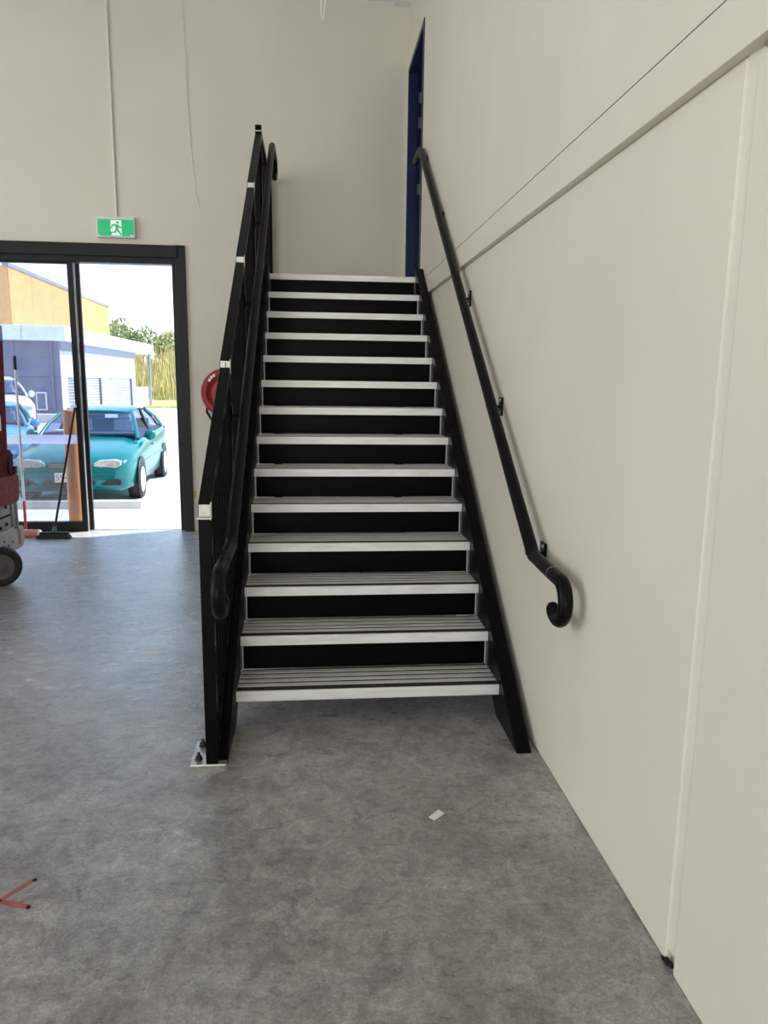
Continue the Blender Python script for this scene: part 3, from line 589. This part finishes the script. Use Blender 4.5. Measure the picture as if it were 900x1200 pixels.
MB().box(lx-0.01, lx+0.012, 6.18, 6.23, 0.84, 0.90).build('latch', 'lift_red', rd, 0.003)
mast = MB().prism([(4.35, 1.02), (6.15, 1.02), (6.225, 1.90), (4.35, 1.90)], 'x', -3.05, lx-0.02).build('red_mast', 'lift_red', lf_, 0.006)
MB().box(-3.06, lx-0.015, 4.35, 6.215, 1.90, 2.02).build('mast_cap', 'trim_blue_grey', mast, 0.004)
MB().prism([(6.02, 1.20), (6.05, 1.20), (6.06, 1.32), (6.03, 1.32)], 'x', lx-0.022, lx-0.017).build('mast_mark', 'wire_bright', mast)
def lift_wheel(c, ax):
    A = Vector(ax).normalized(); U = Vector((0, 0, 1)); V = A.cross(U)
    w = MB().lathe([(0.105, 0.045), (0.118, 0.058), (0.140, 0.055), (0.153, 0.040), (0.155, 0.0), (0.153, -0.040), (0.140, -0.055), (0.105, -0.045)], c, (A, V, U), 36).build('wheel', 'rubber_black', lf_)
    MB().lathe([(0.0, 0.036), (0.05, 0.036), (0.055, 0.030), (0.085, 0.034), (0.107, 0.044), (0.107, -0.04), (0.0, -0.04)], c, (A, V, U), 32).build('hub', 'hub_grey', w)
lift_wheel((-2.452, 5.83, 0.155), (0.35, -1, 0)); lift_wheel((-3.17, 5.83, 0.155), (0.35, -1, 0))
lift_wheel((-2.42, 4.60, 0.155), (1, 0, 0)); lift_wheel((-3.24, 4.60, 0.155), (-1, 0, 0))

# ---------------------------------------------------------------- outdoors
tag(MB().box(-90, 60, FAR+0.14, 140, -0.3, -0.06).build('ground_outside', 'car_park'), 'sunlit pale concrete car park outside', kind='structure')
tag(MB().box(-40, XL-0.2, -30, FAR+0.14, -0.3, -0.06).build('ground_side_yard', 'car_park'), 'pale concrete yard beside the building', kind='structure')
tag(MB().box(XL-0.2, W+2, -30, YB-0.2, -0.3, -0.06).build('ground_rear_yard', 'car_park'), 'pale concrete yard behind the building', kind='structure')
bo = empty('bollard', (-2.655, 8.38, -0.06)); tag(bo, 'orange steel safety bollard standing just outside the glass', 'bollard')
MB().lathe([(0.088, 0.0), (0.088, 1.31), (0.083, 1.328), (0.0, 1.332)], (-2.655, 8.38, -0.06), 'z', 28).build('bollard_post', 'bollard_orange', bo)
MB().box(-2.765, -2.545, 8.27, 8.49, -0.06, -0.048).build('bollard_foot', 'bollard_orange', bo, 0.003)
ws = MB().prism([(9.68, -0.06), (9.83, -0.06), (9.81, 0.04), (9.70, 0.04)], 'x', -4.0, -2.25).build('wheel_stop', 'kerb_concrete', None, 0.006)
tag(ws, 'long concrete wheel stop in front of the teal car', 'wheel stop')

def make_car(paint, detailed=True):
    root = empty('car')
    st_ = [(0.00, .62, .30, .56, .575), (0.05, .735, .24, .63, .655), (0.16, .795, .20, .675, .715), (0.42, .830, .19, .74, .79), (0.85, .845, .19, .80, .875), (1.22, .848, .19, .845, .925),
           (2.2, .848, .19, .885, .93), (3.2, .845, .19, .915, .95), (3.65, .83, .20, .935, .985), (4.02, .79, .25, .92, .97), (4.15, .70, .32, .80, .84)]
    rings = []
    for y, w, zb, sh, tp in st_:
        h = [(0, zb), (w*.86, zb), (w*.965, zb+.05), (w*.985, .42 if y > 0.1 else .40), (w, .55 if .55 < sh-.05 else sh-.09), (w*.985, sh-.05), (w*.945, sh), (w*.62, tp), (0, tp+.012)]
        rings.append([(x, y, z) for x, z in h]+[(-x, y, z) for x, z in h[-2:0:-1]])
    n = len(rings[0]); m = MB(); v = [p for r in rings for p in r]
    f = [(i*n+k, i*n+(k+1) % n, (i+1)*n+(k+1) % n, (i+1)*n+k) for i in range(len(rings)-1) for k in range(n)]
    m.add(v, f, True); m.add(rings[0], [tuple(range(n))]); m.add(rings[-1], [tuple(range(n))[::-1]])
    body = m.build('body', paint, root)
    # bumper bulge
    b = MB(); pr = [(-.03, .30), (-.055, .36), (-.05, .46), (.0, .50), (.06, .50), (.06, .24), (.0, .24)]
    secs = []
    for x, off in ((-.80, .30), (-.74, .14), (-.55, .035), (-.25, .0), (0, -.008), (.25, .0), (.55, .035), (.74, .14), (.80, .30)):
        secs.append([(x, y+off, z) for y, z in pr])
    k = len(pr); b.add([p for s in secs for p in s], [(i*k+j, i*k+(j+1) % k, (i+1)*k+(j+1) % k, (i+1)*k+j) for i in range(len(secs)-1) for j in range(k)], True)
    bumper = b.build('bumper', paint, root)
    for x in (-.56, .56):
        MB().prism([(x-.13, .31), (x+.13, .31), (x+.14, .37), (x+.10, .39), (x-.13, .385)], 'y', -.035 if False else -.028, .08).build('air_intake', 'car_black', bumper)
    MB().prism([(-.30, .29), (.30, .29), (.36, .335), (.32, .385), (-.32, .385), (-.36, .335)], 'y', -.063, .05).build('air_intake', 'car_black', bumper)
    gr = MB().prism([(-.27, .565), (.27, .565), (.31, .60), (.26, .64), (-.26, .64), (-.31, .60)], 'y', -.016, .08).build('grille', 'car_black', root)
    for z in (.578, .598, .618): MB().box(-.27, .27, -.020, -.014, z, z+.006).build('grille_bar', 'lamp_lens', gr)
    MB().lathe([(0.0, -.006), (.032, -.006), (.032, .004)], (0, -.018, .602), 'y', 14).build('badge', 'wheel_cover', gr)
    for s in (-1, 1):
        l = MB().prism([(s*.33, .575), (s*.62, .56), (s*.70, .60), (s*.70, .655), (s*.60, .685), (s*.40, .675), (s*.33, .63)], 'y', .005, .16).build('headlamp', 'lamp_lens', root, 0.01)
        for xx in (.43, .57): MB().lathe([(.042, -.006), (.048, -.008), (.044, .004), (.0, .008)], (s*xx, .004, .622), 'y', 16).build('reflector', 'wheel_cover', l)
    pl = MB().box(-.186, .186, -.074, -.066, .365, .50).build('number_plate', 'plate_white', root, 0.002)
    if detailed: text_part('plate_number', '594', 0.125, (-.085, -.0755, .43), (math.radians(90), 0, 0), 'plate_maroon', pl)
    # cabin
    MB().box(-.70, .70, 1.28, 3.55, .90, .955).build('cabin_floor', 'car_interior', root)
    MB().box(-.68, .68, 1.22, 1.50, .93, .99).build('dashboard', 'car_interior', root, 0.02)
    roof = MB(); ry = [(1.86, .50, 1.315), (2.02, .555, 1.355), (2.4, .575, 1.385), (2.85, .57, 1.375), (3.1, .55, 1.335)]
    rg = []
    for y, w, z in ry: rg.append([(-w, y, z-.05), (-w*.9, y, z-.012), (-w*.5, y, z+.006), (0, y, z+.012), (w*.5, y, z+.006), (w*.9, y, z-.012), (w, y, z-.05), (w*.9, y, z-.055), (-w*.9, y, z-.055)])
    k = 9; roof.add([p for r in rg for p in r], [(i*k+j, i*k+(j+1) % k, (i+1)*k+(j+1) % k, (i+1)*k+j) for i in range(4) for j in range(k)], True)
    roof.add(rg[0], [tuple(range(9))]); roof.add(rg[-1], [tuple(range(9))[::-1]]); roof.build('roof', paint, root)
    for s in (-1, 1):
        MB().tube([(s*.745, 1.16, .895), (s*.66, 1.5, 1.12), (s*.535, 1.93, 1.31)], [.034, .028, .028], 8).build('pillar', paint, root)
        MB().tube([(s*.745, 2.35, .90), (s*.58, 2.40, 1.34)], [.03, .024], 8).build('pillar', 'car_black', root)
        MB().tube([(s*.72, 3.72, .96), (s*.66, 3.45, 1.14), (s*.55, 3.05, 1.31)], [.06, .05, .035], 8).build('pillar', paint, root)
        MB().add([(s*.755, 1.25, .91), (s*.755, 3.60, .95), (s*.56, 3.05, 1.31), (s*.56, 1.98, 1.315)], [(0, 1, 2, 3)]).build('side_glass', 'car_glass', root)
        mr = MB().lathe([(0.0, -.05), (.06, -.045), (.09, -.01), (.085, .03), (.0, .04)], (s*.90, 1.42, .945), 'y', 16).build('door_mirror', paint, root)
        mr.scale = (1, 1, 1)
        MB().box(min(s*.80, s*.86), max(s*.80, s*.86), 1.40, 1.46, .90, .93).build('mirror_stalk', 'car_black', mr)
        MB().box(min(s*.844, s*.862), max(s*.844, s*.862), 1.95, 2.12, .74, .765).build('door_handle', paint, root, 0.004)
        MB().box(min(s*.838, s*.856), max(s*.838, s*.856), 1.05, 3.05, .52, .56).build('side_moulding', paint, root, 0.004)
        for y in (.80, 3.26):
            w = MB().lathe([(.0, .0), (.345, .0), (.345, .012), (.0, .012)], (s*.845, y, .31), (Vector((s, 0, 0)), Vector((0, 1, 0)), Vector((0, 0, 1))), 28).build('wheel_arch', 'car_black', root)
            t_ = MB().lathe([(.20, -.17), (.285, -.17), (.30, -.15), (.305, -.02), (.29, .012), (.21, .016)], (s*.85, y, .285), (Vector((s, 0, 0)), Vector((0, 1, 0)), Vector((0, 0, 1))), 28).build('tyre', 'rubber_black', root)
            MB().lathe([(.0, .022), (.06, .024), (.10, .012), (.18, .020), (.212, .012), (.212, -.05)], (s*.85, y, .285), (Vector((s, 0, 0)), Vector((0, 1, 0)), Vector((0, 0, 1))), 24).build('wheel_cover', 'wheel_cover', t_)
        q = MB().box(min(s*.18, s*.52), max(s*.18, s*.52), 2.18, 2.30, .93, 1.16).build('seat_back', 'seat_cloth', root, 0.04)
        MB().box(min(s*.25, s*.45), max(s*.25, s*.45), 2.20, 2.28, 1.17, 1.29).build('headrest', 'seat_cloth', q, 0.03)
        MB().add([(s*.60, 4.125, .66), (s*.77, 4.02, .66), (s*.78, 3.98, .93), (s*.62, 4.085, .93)], [(0, 1, 2, 3)]).build('tail_lamp', 'tail_red', root)
        MB().add([(s*.742, 3.30, 1.02), (s*.735, 3.48, 1.0), (s*.66, 3.26, 1.17), (s*.67, 3.14, 1.17)], [(0, 1, 2, 3)]).build('quarter_light', 'tail_red', root)
    MB().box(-.60, .60, 3.10, 3.22, .93, 1.13).build('rear_seat', 'car_interior', root, 0.03)
    MB().add([(-.72, 1.20, .925), (.72, 1.20, .925), (.52, 1.90, 1.315), (-.52, 1.90, 1.315)], [(0, 1, 2, 3)]).build('windscreen', 'car_glass', root)
    MB().add([(-.66, 3.86, .985), (.66, 3.86, .985), (.53, 3.08, 1.32), (-.53, 3.08, 1.32)], [(3, 2, 1, 0)]).build('rear_window', 'car_glass', root)
    MB().box(-.13, .13, 1.80, 1.83, 1.20, 1.26).build('inner_mirror', 'car_black', root, 0.01)
    MB().box(-.52, -.22, 1.30, 1.42, .99, 1.03).build('dash_cloth', 'seat_cloth', root, 0.015)
    for a, b_ in (((-.55, 1.14, .95), (.02, 1.20, .965)), ((.02, 1.14, .95), (.58, 1.20, .965))):
        MB().tube([a, ((a[0]+b_[0])/2, 1.185, .962), b_], .009, 6).build('wiper', 'car_black', root)
    return root
c1 = make_car('teal_paint'); c1.location = (-3.20, 9.90, -0.06); c1.scale = (0.93, 0.95, 0.90); c1.rotation_euler.z = 0.06
tag(c1, 'teal green hatchback car parked facing the entrance, nearest to the glass', 'car', 'parked cars outside')
c2 = make_car('blue_paint', False); c2.scale = (0.95, 0.95, 0.86); c2.location = (-5.72, 13.2, -0.06); c2.rotation_euler.z = 0.33
tag(c2, 'light blue car parked beside the teal car, half hidden at the left', 'car', 'parked cars outside')
c3 = make_car('white_paint', False); c3.location = (-9.1, 22.8, -0.06); c3.rotation_euler.z = 0.5; c3.scale = (1.08, 1.08, 1.22)
tag(c3, 'tall white car farthest back in the car park at the left', 'car', 'parked cars outside')

# building across the car park
bd = empty('warehouse_building', (-9.8, 30, -0.06)); tag(bd, 'navy and white warehouse with orange upper wall across the car park', 'building')
def facade(name, material, a0, a1, step, z0, z1, axis, pos, th, parent):
    k = int(round((a1-a0)/step))
    for j in range(k):
        p0, p1 = a0+(a1-a0)*j/k+0.008, a0+(a1-a0)*(j+1)/k-0.008
        if axis == 'x': box(name, material, parent, p0, p1, pos-th, pos, z0, z1)
        else: box(name, material, parent, pos, pos+th, p0, p1, z0, z1)
core = MB().box(-26, -9.85, 30.05, 42.1, -0.06, 3.0).build('core_block', 'trim_blue_grey', bd)
for z0, z1 in ((0, 1.62), (1.65, 3.0)): facade('cladding_panel', 'wall_navy', -19.8, -9.8, 1.72, z0, z1, 'x', 30.05, 0.06, core)
MB().tube([(-10.1, 29.93, 0), (-10.1, 29.93, 3.0)], 0.05, 8).build('downpipe', 'wall_navy', core)
SH = [(30.75, 35.4), (36.75, 41.2)]
sw = MB(); sw.box(-9.85, -9.79, 30.05, 42.1, 1.62, 2.66)
for a, b_ in ((30.05, SH[0][0]), (SH[0][1], SH[1][0]), (SH[1][1], 42.1)): sw.box(-9.85, -9.79, a, b_, 0, 1.62)
sw.build('side_wall', 'wall_white', core)
box('trim_band', 'trim_blue_grey', core, -9.84, -9.72, 30.0, 42.1, 2.66, 3.0)
for a, b_ in SH:
    sh = box('shutter', 'shutter_slat', bd, -9.90, -9.86, a, b_, 0, 1.62)
    for j in range(13): MB().prism([(-9.87, j*0.125), (-9.83, j*0.125+0.02), (-9.835, j*0.125+0.085), (-9.87, j*0.125+0.11)], 'y', a, b_).build('slat', 'shutter_slat', sh)
    box('shutter_frame', 'wall_navy', sh, -9.86, -9.74, b_-0.12, b_, 0, 1.62)
pf = MB().box(-26, -9.4, 29.55, 45.3, 3.0, 3.56).build('fascia', 'parapet_white', bd, 0.02)
for x in (-11.0, -13.0): box('fascia_joint', 'trim_blue_grey', pf, x-0.01, x+0.01, 29.543, 29.56, 3.0, 3.56)
box('verandah_post', 'trim_blue_grey', bd, -9.62, -9.50, 44.6, 44.75, 0, 3.0)
box('low_wall', 'wall_white', bd, -9.9, -9.7, 42.1, 44.8, 0, 1.15)
og = MB().box(-30, -13.06, 34, 49.6, 0, 6.1).build('orange_block', 'trim_blue_grey', bd)
for j in range(6):
    a = 34+j*2.6; MB().prism([(a+0.012, 3.56), (a+2.588, 3.56), (a+2.588, 6.28-0.014*(a+2.6-34)), (a+0.012, 6.28-0.014*(a-34))], 'x', -13.06, -13.0).build('orange_panel', 'wall_orange', og)
MB().prism([(33.9, 6.28), (49.7, 6.05), (49.7, 6.20), (33.9, 6.43)], 'x', -13.2, -12.95).build('roof_edge', 'trim_blue_grey', og)
box('orange_end_wall', 'wall_orange', og, -30, -13.06, 33.94, 34.0, 3.56, 6.3)
sgn = box('wall_notice', 'parapet_white', bd, -10.75, -10.35, 29.90, 29.985, 0.35, 1.05); box('notice_panel', 'wall_navy', sgn, -10.70, -10.40, 29.89, 29.90, 0.40, 1.0)
tag(box('kerb', 'kerb_concrete', None, -20, -8.8, 28.6, 29.3, -0.06, 0.25, 0.03), 'pale concrete kerb along the foot of the warehouse', 'kerb')

# verge, bank of tall dry grass, trees
tag(MB().box(-30, 30, 43.5, 58, -0.06, 0.06).build('ground_verge', 'verge_grass'), 'bright green mown grass verge', kind='structure')
def bank_z(y): return max(0, min(1, (y-56)/9))*2.6
bk = MB(); NX, NY = 24, 8; vv = []
for j in range(NY+1):
    for i_ in range(NX+1):
        x, y = -40+70*i_/NX, 56+40*j/NY; vv.append((x, y, bank_z(y)+random.uniform(-.15, .15)))
bk.add(vv, [(j*(NX+1)+i_, j*(NX+1)+i_+1, (j+1)*(NX+1)+i_+1, (j+1)*(NX+1)+i_) for j in range(NY) for i_ in range(NX)], True)
tag(bk.build('ground_bank', 'bank_soil'), 'rising earth bank behind the verge', kind='structure')
tg = MB()
for k in range(5200):
    x, y = random.uniform(-22, 6), random.uniform(56, 66); h = random.uniform(1.0, 2.1); z = bank_z(y)-0.1; w = random.uniform(.03, .07); lx_, ly_ = random.uniform(-.35, .35), random.uniform(-.3, .3)
    a = random.uniform(0, math.pi); cx_, cy_ = w*math.cos(a), w*math.sin(a)
    tg.add([(x-cx_, y-cy_, z), (x+cx_, y+cy_, z), (x+lx_*.4+cx_, y+ly_*.4+cy_, z+h*.6), (x+lx_*.4-cx_, y+ly_*.4-cy_, z+h*.6), (x+lx_, y+ly_, z+h)], [(0, 1, 2, 3), (3, 2, 4)])
tag(tg.build('tall_grass', 'dry_grass'), 'tall golden dry grass on the bank', 'grass', None, 'stuff')
def tree(loc, h, rad, leafmat, label):
    r = empty('tree', loc); tag(r, label, 'tree', 'trees on the bank')
    x, y, z = loc
    MB().tube([(x, y, z), (x+.1, y, z+h*.35), (x, y+.1, z+h*.7)], [.16, .12, .05], 8).build('trunk', 'bark', r)
    m = MB(); lobes = [(random.uniform(-.6, .6)*rad, random.uniform(-.5, .5)*rad, h*random.uniform(.45, .85), rad*random.uniform(.4, .6)) for _ in range(7)]
    for _ in range(1500):
        lo = random.choice(lobes); d = Vector((random.gauss(0, 1), random.gauss(0, 1), random.gauss(0, 1))).normalized()*lo[3]*random.uniform(.75, 1.05)
        c = Vector((x+lo[0], y+lo[1], z+lo[2]))+d; c.z = max(c.z, z+.2)
        u_ = Vector((random.gauss(0, 1), random.gauss(0, 1), random.gauss(0, 1))).normalized(); v_ = u_.orthogonal().normalized(); s_ = random.uniform(.10, .22)
        m.add([c-u_*s_, c+v_*s_*.6, c+u_*s_, c-v_*s_*.6], [(0, 1, 2, 3)])
    m.build('crown', leafmat, r)
TR = [(-22.5, 74, 5.0, 2.6, 'leaf_green', 'dark green tree rising just right of the orange wall'), (-19.6, 76, 4.6, 2.4, 'leaf_olive', 'olive green tree second from the orange wall on the bank'),
      (-17.0, 73, 4.0, 2.1, 'leaf_green', 'rounded green tree in the middle of the bank'), (-14.9, 79, 3.6, 2.0, 'leaf_olive', 'low olive tree near the right of the bank'),
      (-12.4, 72, 3.0, 1.9, 'leaf_green', 'lowest dark tree at the right beside the door jamb')]
for x, y, h, rad, lm, lb in TR: tree((x, y, bank_z(y)-.1), h, rad, lm, lb)

# made-up housings for the three added fill lamps under the ceiling
for hx_, hy_, lb in ((-4.6, 4.4, 'nearest the glazed entrance'), (-4.6, -0.6, 'in the middle of the hall'), (-1.4, -1.6, 'behind the viewer by the right wall')):
    h = empty('fill_lamp_housing', (hx_, hy_, 5.03)); tag(h, 'round white fill lamp added under the ceiling '+lb, 'lamp', 'added fill lamps')
    MB().lathe([(0.0, 0.02), (0.26, 0.02), (0.25, 0.06), (0.12, 0.12), (0.06, 0.2), (0.0, 0.2)], (hx_, hy_, 5.03), 'z', 28).build('reflector_housing', 'white_plastic', h)
    MB().tube([(hx_, hy_, 5.22), (hx_, hy_, CEIL)], 0.012, 8).build('suspension_rod', 'zinc', h)
